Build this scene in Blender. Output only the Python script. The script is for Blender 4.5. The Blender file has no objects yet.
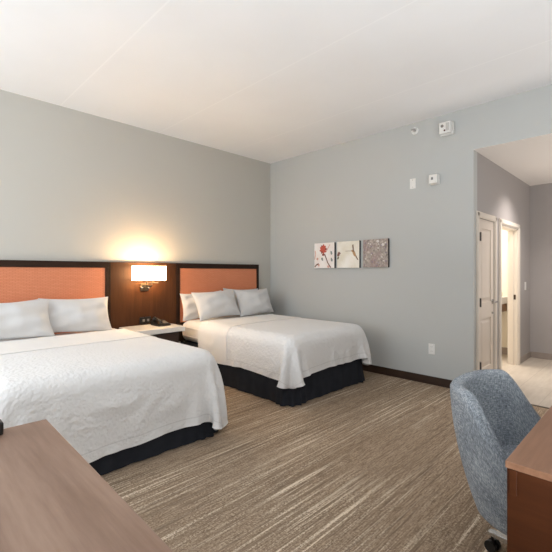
import bpy, bmesh, math, random
import numpy as np
from mathutils import Vector, Matrix

C = bpy.context.scene.collection
rnd = random.Random(7)
R = math.radians

# ------------------------------------------------------------------ colours
def lin(r, g, b):
    f = lambda c: (c/255/12.92) if c/255 <= 0.04045 else ((c/255+0.055)/1.055)**2.4
    return (f(r), f(g), f(b), 1.0)

# ------------------------------------------------------------------ materials
class NT:
    def __init__(self, name):
        self.m = bpy.data.materials.new(name)
        self.m.use_nodes = True
        self.t = self.m.node_tree
        self.b = self.t.nodes['Principled BSDF']
    def n(self, typ, **kw):
        x = self.t.nodes.new(typ)
        for k, v in kw.items():
            if k.startswith('i_'):
                key = k[2:]
                key = int(key) if key.isdigit() else key.replace('_', ' ')
                x.inputs[key].default_value = v
            else:
                setattr(x, k, v)
        return x
    def l(self, a, b): self.t.links.new(a, b)
    def coords(self, kind='Object', scale=(1, 1, 1), rot=(0, 0, 0)):
        tc = self.n('ShaderNodeTexCoord')
        mp = self.n('ShaderNodeMapping')
        mp.inputs['Scale'].default_value = scale
        mp.inputs['Rotation'].default_value = rot
        self.l(tc.outputs[kind], mp.inputs['Vector'])
        return mp.outputs['Vector']
    def world(self, scale=(1, 1, 1)):
        g = self.n('ShaderNodeNewGeometry')
        mp = self.n('ShaderNodeMapping')
        mp.inputs['Scale'].default_value = scale
        self.l(g.outputs['Position'], mp.inputs['Vector'])
        return mp.outputs['Vector']
    def noise(self, vec, scale, detail=3, rough=.5):
        x = self.n('ShaderNodeTexNoise', i_Scale=scale, i_Detail=detail, i_Roughness=rough)
        self.l(vec, x.inputs['Vector'])
        return x.outputs['Fac']
    def ramp(self, fac, stops, interp='LINEAR'):
        x = self.n('ShaderNodeValToRGB')
        x.color_ramp.interpolation = interp
        el = x.color_ramp.elements
        while len(el) < len(stops): el.new(0.5)
        for e, (p, c) in zip(el, stops):
            e.position = p
            e.color = c if len(c) == 4 else (*c, 1)
        self.l(fac, x.inputs['Fac'])
        return x.outputs['Color']
    def mix(self, fac, a, b, mode='MIX'):
        x = self.n('ShaderNodeMix', data_type='RGBA', blend_type=mode)
        for s, v in ((x.inputs[0], fac), (x.inputs[6], a), (x.inputs[7], b)):
            if hasattr(v, 'is_linked'): self.l(v, s)
            else: s.default_value = v
        return x.outputs[2]
    def math(self, op, a, b=None):
        x = self.n('ShaderNodeMath', operation=op)
        for s, v in ((x.inputs[0], a), (x.inputs[1], b)):
            if v is None: continue
            if hasattr(v, 'is_linked'): self.l(v, s)
            else: s.default_value = v
        return x.outputs[0]
    def bump(self, h, strength=.2, dist=.01):
        x = self.n('ShaderNodeBump', i_Strength=strength, i_Distance=dist)
        self.l(h, x.inputs['Height'])
        self.l(x.outputs['Normal'], self.b.inputs['Normal'])
    def col(self, c):
        if hasattr(c, 'is_linked'): self.l(c, self.b.inputs['Base Color'])
        else: self.b.inputs['Base Color'].default_value = c
        return self
    def pr(self, rough=.5, metal=0, spec=.5):
        self.b.inputs['Roughness'].default_value = rough
        self.b.inputs['Metallic'].default_value = metal
        self.b.inputs['Specular IOR Level'].default_value = spec
        return self

def plain(name, c, rough=.5, metal=0, spec=.5, var=.04):
    t = NT(name); t.pr(rough, metal, spec)
    v = t.noise(t.coords('Object'), 9, 3)
    d = tuple(x*(1-var) for x in c[:3]) + (1,)
    u = tuple(min(1, x*(1+var)) for x in c[:3]) + (1,)
    t.col(t.ramp(v, [(.3, d), (.7, u)]))
    return t.m

def paint(name, c, rough=.7):
    t = NT(name); t.pr(rough, 0, .25)
    w = t.world()
    v = t.noise(w, .8, 2)
    t.col(t.ramp(v, [(.3, tuple(x*.98 for x in c[:3])+(1,)), (.7, c)]))
    t.bump(t.noise(w, 260, 2), .08, .002)
    return t.m

def wood(name, dark, mid, light, axis='y', rough=.35, spec=.4):
    t = NT(name); t.pr(rough, 0, spec)
    s = {'x': (.7, 9, 9), 'y': (9, .7, 9), 'z': (9, 9, .7)}[axis]
    w = t.world(s)
    n1 = t.noise(w, 1.2, 6, .62)
    s2 = tuple(a*5 for a in s)
    n2 = t.noise(t.world(s2), 1.5, 4, .6)
    s3 = {'x': (.5, 2, 2), 'y': (2, .5, 2), 'z': (2, 2, .5)}[axis]
    n3 = t.noise(t.world(s3), 1.6, 2)
    f = t.math('ADD', t.math('MULTIPLY', n1, .55), t.math('ADD', t.math('MULTIPLY', n2, .2), t.math('MULTIPLY', n3, .25)))
    t.col(t.ramp(f, [(.32, dark), (.5, mid), (.68, light)]))
    t.bump(n2, .05, .002)
    return t.m

M = {}
M['wall_head'] = paint('headboard_wall_paint', lin(201, 197, 189))
M['wall_right'] = paint('side_wall_paint', lin(196, 197, 195))
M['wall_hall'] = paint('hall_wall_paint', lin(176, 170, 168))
M['wall_bath'] = paint('bathroom_wall_paint', lin(240, 232, 216))

def ceiling_mat():
    t = NT('ceiling_paint'); t.pr(.8, 0, .2)
    g = t.n('ShaderNodeNewGeometry')
    sep = t.n('ShaderNodeSeparateXYZ'); t.l(g.outputs['Position'], sep.inputs[0])
    # plank joints every 1.19 m running along y
    a = t.math('ADD', sep.outputs['X'], -1.355 + 1.19*4 + .595)
    m = t.math('MODULO', a, 1.19)
    d = t.math('ABSOLUTE', t.math('SUBTRACT', m, .595))
    line = t.math('LESS_THAN', d, .007)
    n = t.noise(t.world(), 1.3, 3)
    base = t.ramp(n, [(.3, lin(243, 243, 244)), (.7, lin(247, 247, 248))])
    t.col(t.mix(t.math('MULTIPLY', line, .5), base, lin(255, 255, 255)))
    t.bump(t.math('ADD', t.noise(t.world(), 150, 2), t.math('MULTIPLY', line, .5)), .1, .003)
    return t.m
M['ceiling'] = ceiling_mat()
M['hall_ceiling'] = paint('hall_ceiling_paint', lin(238, 232, 226), .8)

def carpet_mat():
    t = NT('striped_carpet'); t.pr(.95, 0, .1)
    w0 = t.world()
    speck = t.noise(w0, 80, 3, .8)
    fine = t.noise(t.world((10, 120, 1)), 1.0, 3, .6)
    band = t.noise(t.world((.4, 2.2, 1)), 1.0, 2)
    f = t.math('ADD', t.math('MULTIPLY', speck, .55), t.math('MULTIPLY', fine, .45))
    base = t.ramp(f, [(.36, lin(112, 94, 78)), (.5, lin(155, 134, 113)), (.64, lin(194, 174, 150))])
    base = t.mix(1.0, base, t.ramp(band, [(.35, (.84, .83, .82, 1)), (.65, (1.06, 1.06, 1.06, 1))]), 'MULTIPLY')
    # thin light and dark streaks along the bed wall, gathered in patches
    rag = t.math('MULTIPLY', t.math('SUBTRACT', speck, .5), .45)
    patch = t.ramp(t.noise(t.world((.9, 2.4, 1)), 1.0, 2), [(.40, (0, 0, 0, 1)), (.60, (1, 1, 1, 1))])
    st = t.math('ADD', t.noise(t.world((.75, 46, 1)), 1.0, 4, .65), rag)
    lt = t.math('MULTIPLY', t.ramp(st, [(.53, (0, 0, 0, 1)), (.64, (1, 1, 1, 1))]), t.math('ADD', t.math('MULTIPLY', patch, .75), .12))
    st2 = t.math('ADD', t.noise(t.world((1.3, 31, 2.7)), 1.0, 3, .6), rag)
    dk = t.math('MULTIPLY', t.ramp(st2, [(.56, (0, 0, 0, 1)), (.66, (1, 1, 1, 1))]), .62)
    c = t.mix(dk, base, lin(112, 95, 80))
    c = t.mix(lt, c, lin(232, 214, 190))
    t.col(c)
    t.bump(t.math('ADD', t.noise(w0, 330, 2), f), .35, .006)
    return t.m
M['carpet'] = carpet_mat()

def tile_mat():
    t = NT('hall_floor_tile'); t.pr(.35, 0, .4)
    br = t.n('ShaderNodeTexBrick', i_Scale=1.0)
    br.offset = .33
    br.inputs['Brick Width'].default_value = .9
    br.inputs['Row Height'].default_value = .3
    br.inputs['Mortar Size'].default_value = .004
    t.l(t.world(), br.inputs['Vector'])
    br.inputs['Color1'].default_value = lin(196, 184, 170)
    br.inputs['Color2'].default_value = lin(206, 195, 181)
    br.inputs['Mortar'].default_value = lin(168, 156, 143)
    n = t.noise(t.world((1, 6, 1)), 2.5, 5, .6)
    t.col(t.mix(.5, br.outputs['Color'], t.ramp(n, [(.3, lin(178, 165, 151)), (.7, lin(216, 206, 194))])))
    return t.m
M['tile'] = tile_mat()

M['dark_base'] = wood('dark_baseboard_wood', lin(44, 31, 24), lin(56, 40, 31), lin(68, 49, 38), 'y', .4)
M['tile_base'] = plain('tile_baseboard', lin(158, 146, 138), .4)
M['hb_frame'] = wood('headboard_frame_wood', lin(36, 22, 14), lin(46, 29, 19), lin(58, 38, 25), 'x', .5, .2)
M['hb_panel_wood'] = wood('wall_panel_walnut', lin(52, 29, 14), lin(68, 40, 21), lin(84, 52, 29), 'z', .5, .2)
M['table_wood'] = wood('table_walnut', lin(114, 89, 74), lin(144, 117, 101), lin(170, 143, 125), 'y', .38, .35)
M['desk_wood_top'] = wood('desk_walnut_top', lin(120, 84, 62), lin(148, 108, 84), lin(172, 132, 106), 'x', .32, .4)
M['desk_wood'] = wood('desk_walnut', lin(54, 26, 11), lin(72, 37, 17), lin(88, 49, 25), 'y', .45, .2)
M['nightstand_wood'] = wood('nightstand_wood', lin(44, 28, 20), lin(60, 39, 28), lin(74, 50, 36), 'x', .45)

def coral_mat():
    t = NT('coral_woven_fabric'); t.pr(.85, 0, .2)
    w = t.world()
    wv = t.n('ShaderNodeTexWave', wave_type='BANDS', bands_direction='Z', i_Scale=26, i_Distortion=.6, i_Detail=1)
    t.l(w, wv.inputs['Vector'])
    br = t.n('ShaderNodeTexBrick', i_Scale=1.0)
    br.inputs['Brick Width'].default_value = .05
    br.inputs['Row Height'].default_value = .0145
    br.inputs['Mortar Size'].default_value = .0022
    mp = t.n('ShaderNodeMapping'); mp.inputs['Rotation'].default_value = (R(-90), 0, 0)
    g = t.n('ShaderNodeNewGeometry'); t.l(g.outputs['Position'], mp.inputs['Vector'])
    t.l(mp.outputs['Vector'], br.inputs['Vector'])
    br.inputs['Color1'].default_value = lin(228, 149, 112)
    br.inputs['Color2'].default_value = lin(223, 142, 105)
    br.inputs['Mortar'].default_value = lin(208, 126, 92)
    t.col(br.outputs['Color'])
    t.bump(br.outputs['Fac'], -.25, .003)
    return t.m
M['coral'] = coral_mat()

def linen(name, c, quilt=0.0, hem=False, L=None):
    t = NT(name); t.pr(.85, 0, .2)
    t.b.inputs['Sheen Weight'].default_value = .15
    uv = t.n('ShaderNodeTexCoord').outputs['UV'] if hem else t.coords('Object')
    n = t.noise(uv, 3.0, 3)
    h = t.math('MULTIPLY', n, .6)
    if quilt:
        v = t.n('ShaderNodeTexVoronoi', feature='SMOOTH_F1', i_Scale=55.0)
        t.l(uv, v.inputs['Vector'])
        h = t.math('ADD', h, t.math('MULTIPLY', v.outputs['Distance'], .5*quilt))
        h = t.math('ADD', h, t.math('MULTIPLY', t.noise(uv, 28, 3), .9*quilt))
    base = t.ramp(n, [(.3, tuple(x*.97 for x in c[:3])+(1,)), (.7, c)])
    if hem and L:
        # a stitched line a hand's breadth inside the three hanging edges
        sep = t.n('ShaderNodeSeparateXYZ'); t.l(uv, sep.inputs[0])
        d1 = t.math('ABSOLUTE', t.math('SUBTRACT', sep.outputs['X'], L[0]))
        d2 = t.math('ABSOLUTE', t.math('SUBTRACT', sep.outputs['X'], L[1]))
        d3 = t.math('ABSOLUTE', t.math('SUBTRACT', sep.outputs['Y'], L[2]))
        d = t.math('MINIMUM', t.math('MINIMUM', d1, d2), d3)
        ln = t.math('LESS_THAN', d, .004)
        base = t.mix(t.math('MULTIPLY', ln, .22), base, lin(150, 145, 142))
        h = t.math('SUBTRACT', h, t.math('MULTIPLY', ln, 1.2))
    t.col(base)
    t.bump(h, .5 if quilt else .3, .02 if quilt else .012)
    return t.m
M['pillow'] = linen('white_pillow_cotton', lin(216, 214, 213))
M['sheet'] = linen('white_sheet_cotton', lin(236, 233, 230))
M['skirt'] = plain('dark_navy_bed_skirt', lin(40, 42, 48), .9, 0, .2, .15)
M['mattress'] = linen('mattress_ticking', lin(232, 226, 220))

M['stone'] = plain('white_stone_top', lin(232, 228, 222), .25, 0, .5, .02)
M['black_plastic'] = plain('black_plastic', lin(24, 23, 23), .3, 0, .5)
M['phone_grey'] = plain('phone_key_grey', lin(170, 160, 148), .4)
M['bronze'] = plain('brushed_bronze_metal', lin(78, 68, 57), .4, .8)
M['hinge'] = plain('dark_hinge_metal', lin(84, 76, 70), .4, .3)
M['chrome'] = plain('satin_chrome', lin(200, 198, 195), .25, .9)
M['white_plastic'] = plain('white_plastic', lin(238, 236, 232), .4, 0, .4, .02)
M['grey_plastic'] = plain('grey_plastic', lin(120, 118, 116), .4)
M['red_lens'] = plain('dark_red_lens', lin(90, 40, 36), .2)
M['strobe'] = plain('clear_strobe_lens', lin(205, 203, 200), .15, 0, .7)
M['door_paint'] = plain('cream_door_paint', lin(226, 214, 202), .45, 0, .4, .01)
M['trim_paint'] = plain('cream_trim_paint', lin(232, 222, 210), .45, 0, .4, .01)
M['vanity_wood'] = wood('vanity_wood', lin(110, 78, 52), lin(136, 100, 68), lin(160, 122, 86), 'y', .45)
M['towel'] = plain('cream_towel', lin(240, 228, 196), .95, 0, .1)
M['canvas_edge'] = plain('black_canvas_edge', lin(40, 36, 36), .7)
M['glass_dark'] = plain('window_glass', lin(210, 222, 232), .1)
M['curtain'] = plain('window_frame_metal', lin(120, 118, 116), .5)

def shade_mat():
    t = NT('lit_lamp_shade'); t.pr(.8, 0, .2)
    n = t.noise(t.world((40, 1, 1)), 6, 2)
    c = t.ramp(n, [(.3, lin(255, 236, 200)), (.7, lin(255, 242, 214))])
    t.col(c)
    t.b.inputs['Emission Color'].default_value = (1, .70, .38, 1)
    t.b.inputs['Emission Strength'].default_value = 20.0
    return t.m
M['shade'] = shade_mat()

def chair_fabric():
    t = NT('heathered_blue_grey_fabric'); t.pr(.9, 0, .15)
    uv = t.n('ShaderNodeTexCoord').outputs['UV']
    def st(sx, sy):
        mp = t.n('ShaderNodeMapping'); mp.inputs['Scale'].default_value = (sx, sy, 1)
        t.l(uv, mp.inputs['Vector']); return mp.outputs['Vector']
    a = t.noise(st(40, 230), 1, 3, .7)
    b = t.noise(st(230, 40), 1, 3, .7)
    c = t.noise(st(6, 6), 1, 2)
    f = t.math('ADD', t.math('MULTIPLY', a, .45), t.math('ADD', t.math('MULTIPLY', b, .4), t.math('MULTIPLY', c, .15)))
    t.col(t.ramp(f, [(.36, lin(72, 78, 86)), (.5, lin(140, 146, 153)), (.64, lin(208, 212, 216))]))
    t.bump(f, .4, .004)
    return t.m
M['chair'] = chair_fabric()

# ------------------------------------------------------------------ object helpers
def base_of(o):
    v = Vector((0, 0, 0))
    while o is not None:
        v += o.location
        o = o.parent
    return v

def thing(name, label, cat, loc=(0, 0, 0), group=None):
    o = bpy.data.objects.new(name, None); C.objects.link(o)
    o.empty_display_size = .05
    o.location = loc
    o['label'] = label; o['category'] = cat
    if group: o['group'] = group
    return o

def tag(o, label, cat, group=None):
    o['label'] = label; o['category'] = cat
    if group: o['group'] = group
    return o

def obj(name, bm, mats, parent=None, smooth=False, label=None, origin=None, recalc=True):
    """bm is in world coordinates; the object's origin is moved to its parent's base (or to origin)."""
    me = bpy.data.meshes.new(name)
    o = bpy.data.objects.new(name, me); C.objects.link(o)
    if parent is not None:
        b = base_of(parent); o.parent = parent
        bmesh.ops.translate(bm, verts=bm.verts, vec=-b)
    elif origin is not None:
        o.location = origin
        bmesh.ops.translate(bm, verts=bm.verts, vec=-Vector(origin))
    if recalc: bmesh.ops.recalc_face_normals(bm, faces=bm.faces)
    bm.to_mesh(me); bm.free()
    for m in (mats if isinstance(mats, (list, tuple)) else [mats]): me.materials.append(m)
    if smooth:
        me.polygons.foreach_set('use_smooth', [True]*len(me.polygons))
    if label: o['label'] = label
    return o

def struct(name, bm, mat, parent=None):
    o = obj(name, bm, mat, parent)
    if parent is None: o['kind'] = 'structure'
    return o

def box(bm, x0, x1, y0, y1, z0, z1, bev=0, mi=0, seg=2):
    b2 = bmesh.new()
    bmesh.ops.create_cube(b2, size=1)
    for v in b2.verts:
        v.co = Vector(((x0+x1)/2+v.co.x*(x1-x0), (y0+y1)/2+v.co.y*(y1-y0), (z0+z1)/2+v.co.z*(z1-z0)))
    if bev: bmesh.ops.bevel(b2, geom=list(b2.edges), offset=bev, segments=seg, affect='EDGES', profile=.5)
    merge(bm, b2, mi)
    return bm

def merge(bm, b2, mi=0, mat=None):
    if mat is not None: bmesh.ops.transform(b2, matrix=mat, verts=b2.verts)
    mp = {v: bm.verts.new(v.co) for v in b2.verts}
    for f in b2.faces:
        try:
            nf = bm.faces.new([mp[v] for v in f.verts]); nf.material_index = mi; nf.smooth = f.smooth
        except ValueError: pass
    b2.free()

def cyl(bm, p, q, r, r2=None, seg=20, mi=0):
    p, q = Vector(p), Vector(q); d = q-p
    b2 = bmesh.new()
    bmesh.ops.create_cone(b2, cap_ends=True, segments=seg, radius1=r, radius2=r if r2 is None else r2, depth=d.length)
    m = Matrix.Translation((p+q)/2) @ d.to_track_quat('Z', 'Y').to_matrix().to_4x4()
    merge(bm, b2, mi, m)

def lathe(bm, c, axis, prof, seg=24, mi=0):
    """prof: (radius, distance along axis) pairs from c."""
    q = Vector(axis).to_track_quat('Z', 'Y').to_matrix().to_4x4()
    m = Matrix.Translation(Vector(c)) @ q
    rings = []
    for r, h in prof:
        rings.append([bm.verts.new(m @ Vector((r*math.cos(2*math.pi*i/seg), r*math.sin(2*math.pi*i/seg), h))) for i in range(seg)])
    for a, b in zip(rings, rings[1:]):
        for i in range(seg):
            f = bm.faces.new((a[i], a[(i+1) % seg], b[(i+1) % seg], b[i])); f.material_index = mi
    for rg, h in ((rings[0], 0), (rings[-1], 1)):
        f = bm.faces.new(rg if h else rg[::-1]); f.material_index = mi

def tube(bm, pts, r, seg=10, mi=0):
    pts = [Vector(p) for p in pts]
    for a, b in zip(pts, pts[1:]): cyl(bm, a, b, r, seg=seg, mi=mi)
    for p in pts[1:-1]:
        b2 = bmesh.new(); bmesh.ops.create_uvsphere(b2, u_segments=seg, v_segments=6, radius=r)
        merge(bm, b2, mi, Matrix.Translation(p))

def poly(bm, pts, mi=0):
    f = bm.faces.new([bm.verts.new(Vector(p)) for p in pts]); f.material_index = mi
    return f

def nb(): return bmesh.new()

# ------------------------------------------------------------------ room dimensions
XR, YH, ZC = 4.62, 4.755, 3.20        # side wall, headboard wall, ceiling height
YJ = 1.503                            # wall of the entry hall (its near corner)
ZH = 2.717                            # hall ceiling
XF = 7.20                             # far wall of the hall
XL, YT = -1.45, -1.75                 # window wall and the wall behind the camera

# ------------------------------------------------------------------ setting
struct('floor', box(nb(), XL-.1, XR+.002, YT-.1, YH+.1, -.1, 0), M['carpet'])
struct('floor.001', box(nb(), XR+.002, XF+.1, YT-.1, YJ+.06, -.1, 0), M['tile'])
struct('floor.002', box(nb(), XR+.15, XF+.1, YJ+.06, 3.4, -.1, 0), M['tile'])
struct('ceiling', box(nb(), XL-.1, XR+.12, YT-.1, YH+.1, ZC, ZC+.1), M['ceiling'])
struct('ceiling.001', box(nb(), XR+.0005, XF+.1, YT-.1, YJ+.12, ZH-.002, ZH-.0002), M['hall_ceiling'])
struct('wall_back', box(nb(), XL-.1, XR+.12, YH, YH+.1, 0, ZC), M['wall_head'])
bm = nb()
box(bm, XR, XR+.12, YJ, YH, 0, ZC)
box(bm, XR, XR+.12, YT-.1, YJ, ZH, ZC)
struct('wall_right', bm, M['wall_right'])
# hall wall with a closet doorway and a bathroom doorway
D1 = (4.768, 5.352, 1.975)            # closet leaf x0, x1, top
D2 = (5.615, 6.465, 1.972)            # bathroom opening
bm = nb()
yb = YJ+.12
box(bm, XR+.12, D1[0], YJ, yb, 0, ZH)
box(bm, D1[0], D1[1], YJ, yb, D1[2], ZH)
box(bm, D1[1], D2[0], YJ, yb, 0, ZH)
box(bm, D2[0], D2[1], YJ, yb, D2[2], ZH)
box(bm, D2[1], XF, YJ, yb, 0, ZH)
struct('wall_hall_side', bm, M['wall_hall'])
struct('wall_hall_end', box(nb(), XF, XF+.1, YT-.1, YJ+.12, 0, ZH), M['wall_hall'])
# bathroom shell beyond the open doorway
bm = nb()
box(bm, XF-.03, XF+.07, yb, 3.4, 0, ZH)
box(bm, 5.45, XF+.07, 3.4, 3.5, 0, ZH)
box(bm, 5.35, 5.45, yb, 3.5, 0, ZH)
box(bm, 5.35, XF+.07, yb, 3.5, 2.5, 2.6)
struct('wall_bathroom', bm, M['wall_bath'])
struct('trim_1', box(nb(), XF-.045, XF-.03, yb, 3.4, 0, .11, .003), M['tile_base'])
# wall behind the camera, and the window wall on the left
struct('wall_front', box(nb(), XL-.1, XF+.1, YT-.1, YT, 0, ZC), M['wall_right'])
wy0, wy1, wz0, wz1 = 2.1, 4.55, .75, 2.8
bm = nb()
box(bm, XL-.1, XL, YT, wy0, 0, ZC); box(bm, XL-.1, XL, wy1, YH, 0, ZC)
box(bm, XL-.1, XL, wy0, wy1, 0, wz0); box(bm, XL-.1, XL, wy0, wy1, wz1, ZC)
struct('wall_left', bm, M['wall_right'])
bm = nb()
for a, b in ((wy0, wy0+.05), (wy1-.05, wy1), ((wy0+wy1)/2-.03, (wy0+wy1)/2+.03)): box(bm, XL-.08, XL-.02, a, b, wz0, wz1)
box(bm, XL-.08, XL-.02, wy0, wy1, wz0, wz0+.05); box(bm, XL-.08, XL-.02, wy0, wy1, wz1-.05, wz1)
struct('window_1', bm, M['curtain'])
# baseboards
struct('baseboard_right', box(nb(), XR-.014, XR, YJ+.0, YH, 0, .098, .003), M['dark_base'])
struct('baseboard_back', box(nb(), XL, XR-.014, YH-.014, YH, 0, .098, .003), M['dark_base'])
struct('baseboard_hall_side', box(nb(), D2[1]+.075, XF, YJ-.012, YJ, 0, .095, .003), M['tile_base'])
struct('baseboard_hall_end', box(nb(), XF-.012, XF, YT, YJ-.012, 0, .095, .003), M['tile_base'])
struct('trim_2', box(nb(), XR-.012, XR+.02, YT, YJ, 0, .004, .001), M['bronze'])

# ------------------------------------------------------------------ doors
def casing(bm, x0, x1, top, w=.068, d=.016):
    for a, b in ((x0-w, x0), (x1, x1+w)):
        box(bm, a, b, YJ-d, YJ, 0, top+w, .003)
        box(bm, a+.012, b-.012, YJ-d-.006, YJ-d, 0, top+w-.012, .003)
    box(bm, x0, x1, YJ-d, YJ, top, top+w, .003)
    box(bm, x0-w+.012, x1+w-.012, YJ-d-.006, YJ-d, top+.012, top+w-.012, .003)
bm = nb(); casing(bm, D1[0], D1[1], D1[2])
struct('door_frame_1', bm, M['trim_paint'])
# closet door leaf with two raised panels
def panel_leaf(bm, x0, x1, z0, z1, yf, th, panels):
    box(bm, x0, x1, yf+.012, yf+th, z0, z1)
    xs = [(x0, x0+.105), (x1-.105, x1)]
    for a, b in xs: box(bm, a, b, yf, yf+.013, z0, z1, .002)
    zs = [z0] + [v for p in panels for v in p] + [z1]
    for i in range(0, len(zs), 2): box(bm, x0+.105, x1-.105, yf, yf+.013, zs[i], zs[i+1], .002)
    for p0, p1 in panels:
        # sloped raised field
        a0, a1, b0, b1 = x0+.125, x1-.125, p0+.02, p1-.02
        o_ = [(a0, yf+.0125, b0), (a1, yf+.0125, b0), (a1, yf+.0125, b1), (a0, yf+.0125, b1)]
        i_ = [(a0+.035, yf+.002, b0+.035), (a1-.035, yf+.002, b0+.035), (a1-.035, yf+.002, b1-.035), (a0+.035, yf+.002, b1-.035)]
        poly(bm, i_)
        for k in range(4): poly(bm, [o_[k], o_[(k+1) % 4], i_[(k+1) % 4], i_[k]])
bm = nb(); panel_leaf(bm, D1[0]+.004, D1[1]-.004, .008, D1[2]-.004, YJ+.002, .04, [(.22, .80), (.99, 1.86)])
door = obj('door_1', bm, M['door_paint']); door['kind'] = 'structure'
for z in (.27, 1.0, 1.755):
    bm = nb(); cyl(bm, (D1[0]+.006, YJ-.022, z-.05), (D1[0]+.006, YJ-.022, z+.05), .013, seg=12)
    box(bm, D1[0]+.006, D1[0]+.04, YJ-.018, YJ+.002, z-.05, z+.05)
    obj('hinge', bm, M['hinge'], door)
bm = nb()
hx, hz = D1[1]-.06, .985
lathe(bm, (hx, YJ+.003, hz), (0, -1, 0), [(.03, 0), (.03, .008), (.024, .014), (.011, .016), (.011, .05), (.0105, .056)])
h = obj('door_handle', bm, M['chrome'], door)
bm = nb(); box(bm, hx-.115, hx+.014, YJ-.062, YJ-.046, hz-.009, hz+.009, .004)
obj('lever', bm, M['chrome'], h)
bm = nb(); lathe(bm, (hx-.01, YJ+.003, hz-.14), (0, -1, 0), [(.016, 0), (.016, .006), (.009, .009), (.009, .016)])
obj('lock_button', bm, M['chrome'], door)

# bathroom doorway: casing and jamb lining
bm = nb(); casing(bm, D2[0], D2[1], D2[2])
box(bm, D2[0], D2[0]+.02, YJ-.004, yb+.004, 0, D2[2]); box(bm, D2[1]-.02, D2[1], YJ-.004, yb+.004, 0, D2[2])
box(bm, D2[0], D2[1], YJ-.004, yb+.004, D2[2]-.02, D2[2])
box(bm, D2[1]-.032, D2[1]-.02, YJ+.05, YJ+.07, 0, D2[2]-.02)
fr = struct('door_frame_2', bm, M['trim_paint'])
bm = nb(); box(bm, D2[1]-.0225, D2[1]-.02, YJ+.018, YJ+.046, .95, 1.02, .001)
obj('strike_plate', bm, M['bronze'], fr)

# bathroom vanity, seen as a sliver through the doorway
t = thing('bathroom_vanity', 'white counter vanity with a wooden front inside the bright bathroom', 'vanity', (6.9, 2.4, 0))
obj('counter', box(nb(), 6.64, XF-.032, 1.80, 3.2, .84, .95, .006), M['stone'], t)
obj('front_panel', box(nb(), 6.68, XF-.032, 1.82, 3.18, .715, .84, .004), M['vanity_wood'], t)
bm = nb()
for k in range(2): box(bm, 6.72, 6.72+.30, 1.84, 2.14, .951+k*.04, .951+k*.04+.037, .016, seg=3)
tag(obj('folded_towel', bm, M['towel'], origin=(6.87, 1.99, .951)), 'cream folded towel lying on the bathroom vanity counter', 'towel')

# ------------------------------------------------------------------ headboards and the wall panel between them
YP = YH-.055                          # front face of the headboards
def headboard(x0, x1, label):
    t = thing('headboard', label, 'headboard', ((x0+x1)/2, YH-.03, .40), 'wall-mounted headboards')
    w, z0, z1 = .042, .60, 1.472
    bm = nb()
    box(bm, x0, x1, YP, YH-.001, z1-.07, z1, .003)
    box(bm, x0, x1, YP, YH-.001, z0-.2, z0+.055, .003)
    box(bm, x0, x0+w, YP, YH-.001, z0+.055, z1-.07, .003)
    box(bm, x1-w, x1, YP, YH-.001, z0+.055, z1-.07, .003)
    obj('frame', bm, M['hb_frame'], t)
    bm = nb(); box(bm, x0+w, x1-w, YP+.012, YH-.002, z0+.055, z1-.07, .004)
    obj('upholstered_panel', bm, M['coral'], t)
    return t
headboard(.365, 1.875, 'coral fabric headboard in a dark wood frame behind the nearer bed')
headboard(2.795, 4.305, 'coral fabric headboard in a dark wood frame beside the room corner')
t = thing('wall_panel', 'plain walnut wood panel behind the lamp between the two headboards', 'wall panel', (2.335, YH-.03, 0))
obj('board', box(nb(), 1.878, 2.792, YP+.004, YH-.001, .10, 1.472, .003), M['hb_panel_wood'], t)
bm = nb(); box(bm, 1.878, 1.893, YP, YP+.004, .10, 1.472); box(bm, 2.777, 2.792, YP, YP+.004, .10, 1.472)
obj('edge_strip', bm, M['hb_frame'], t)

# ------------------------------------------------------------------ nightstand
t = thing('nightstand', 'dark wood nightstand with white stone top between the two beds', 'nightstand', (2.31, 4.48, 0))
NX0, NX1, NY0, NZ = 1.99, 2.63, 4.24, .675
obj('stone_top', box(nb(), NX0, NX1, NY0, YP-.001, NZ-.062, NZ, .005), M['stone'], t)
bm = nb(); box(bm, NX0+.04, NX1-.03, NY0+.10, YP-.001, .0, NZ-.0625, .004)
obj('cabinet', bm, M['nightstand_wood'], t)
bm = nb(); box(bm, NX0+.06, NX1-.05, NY0+.082, NY0+.10, .33, NZ-.085, .003)
obj('drawer_front', bm, M['nightstand_wood'], t)

# telephone on the nightstand
px, py = 2.44, 4.50
t = thing('telephone', 'black desk telephone on the white nightstand top', 'telephone', (px, py, NZ))
bm = nb()
sec = [(-.105, .010), (-.105, .020), (.06, .052), (.105, .060), (.105, .002), (-.10, .002)]
a = [bm.verts.new((px-.085, py+y, NZ+z)) for y, z in sec]; b = [bm.verts.new((px+.085, py+y, NZ+z)) for y, z in sec]
bm.faces.new(a); bm.faces.new(b[::-1])
for i in range(len(sec)): bm.faces.new((a[i], b[i], b[(i+1) % len(sec)], a[(i+1) % len(sec)]))
bmesh.ops.bevel(bm, geom=list(bm.edges), offset=.004, segments=2, affect='EDGES')
obj('phone_base', bm, M['black_plastic'], t)
bm = nb()
for i in range(3):
    for j in range(4):
        y = -.055+j*.026; x = .005+i*.024
        z = .021+(y+.105)*(.032/.165)
        box(bm, px+x, px+x+.017, py+y, py+y+.016, NZ+z, NZ+z+.006, .002)
obj('keypad', bm, M['phone_grey'], t)
bm = nb()
hp = [(-.09, .052), (-.075, .070), (0, .084), (.075, .094), (.095, .078)]
tube(bm, [(px-.05, py+y, NZ+z) for y, z in hp], .015, 12)
for y, z in ((-.082, .047), (.085, .076)): cyl(bm, (px-.05, py+y, NZ+z-.018), (px-.05, py+y, NZ+z+.012), .024, seg=16)
obj('handset', bm, M['black_plastic'], t, smooth=True)

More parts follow.
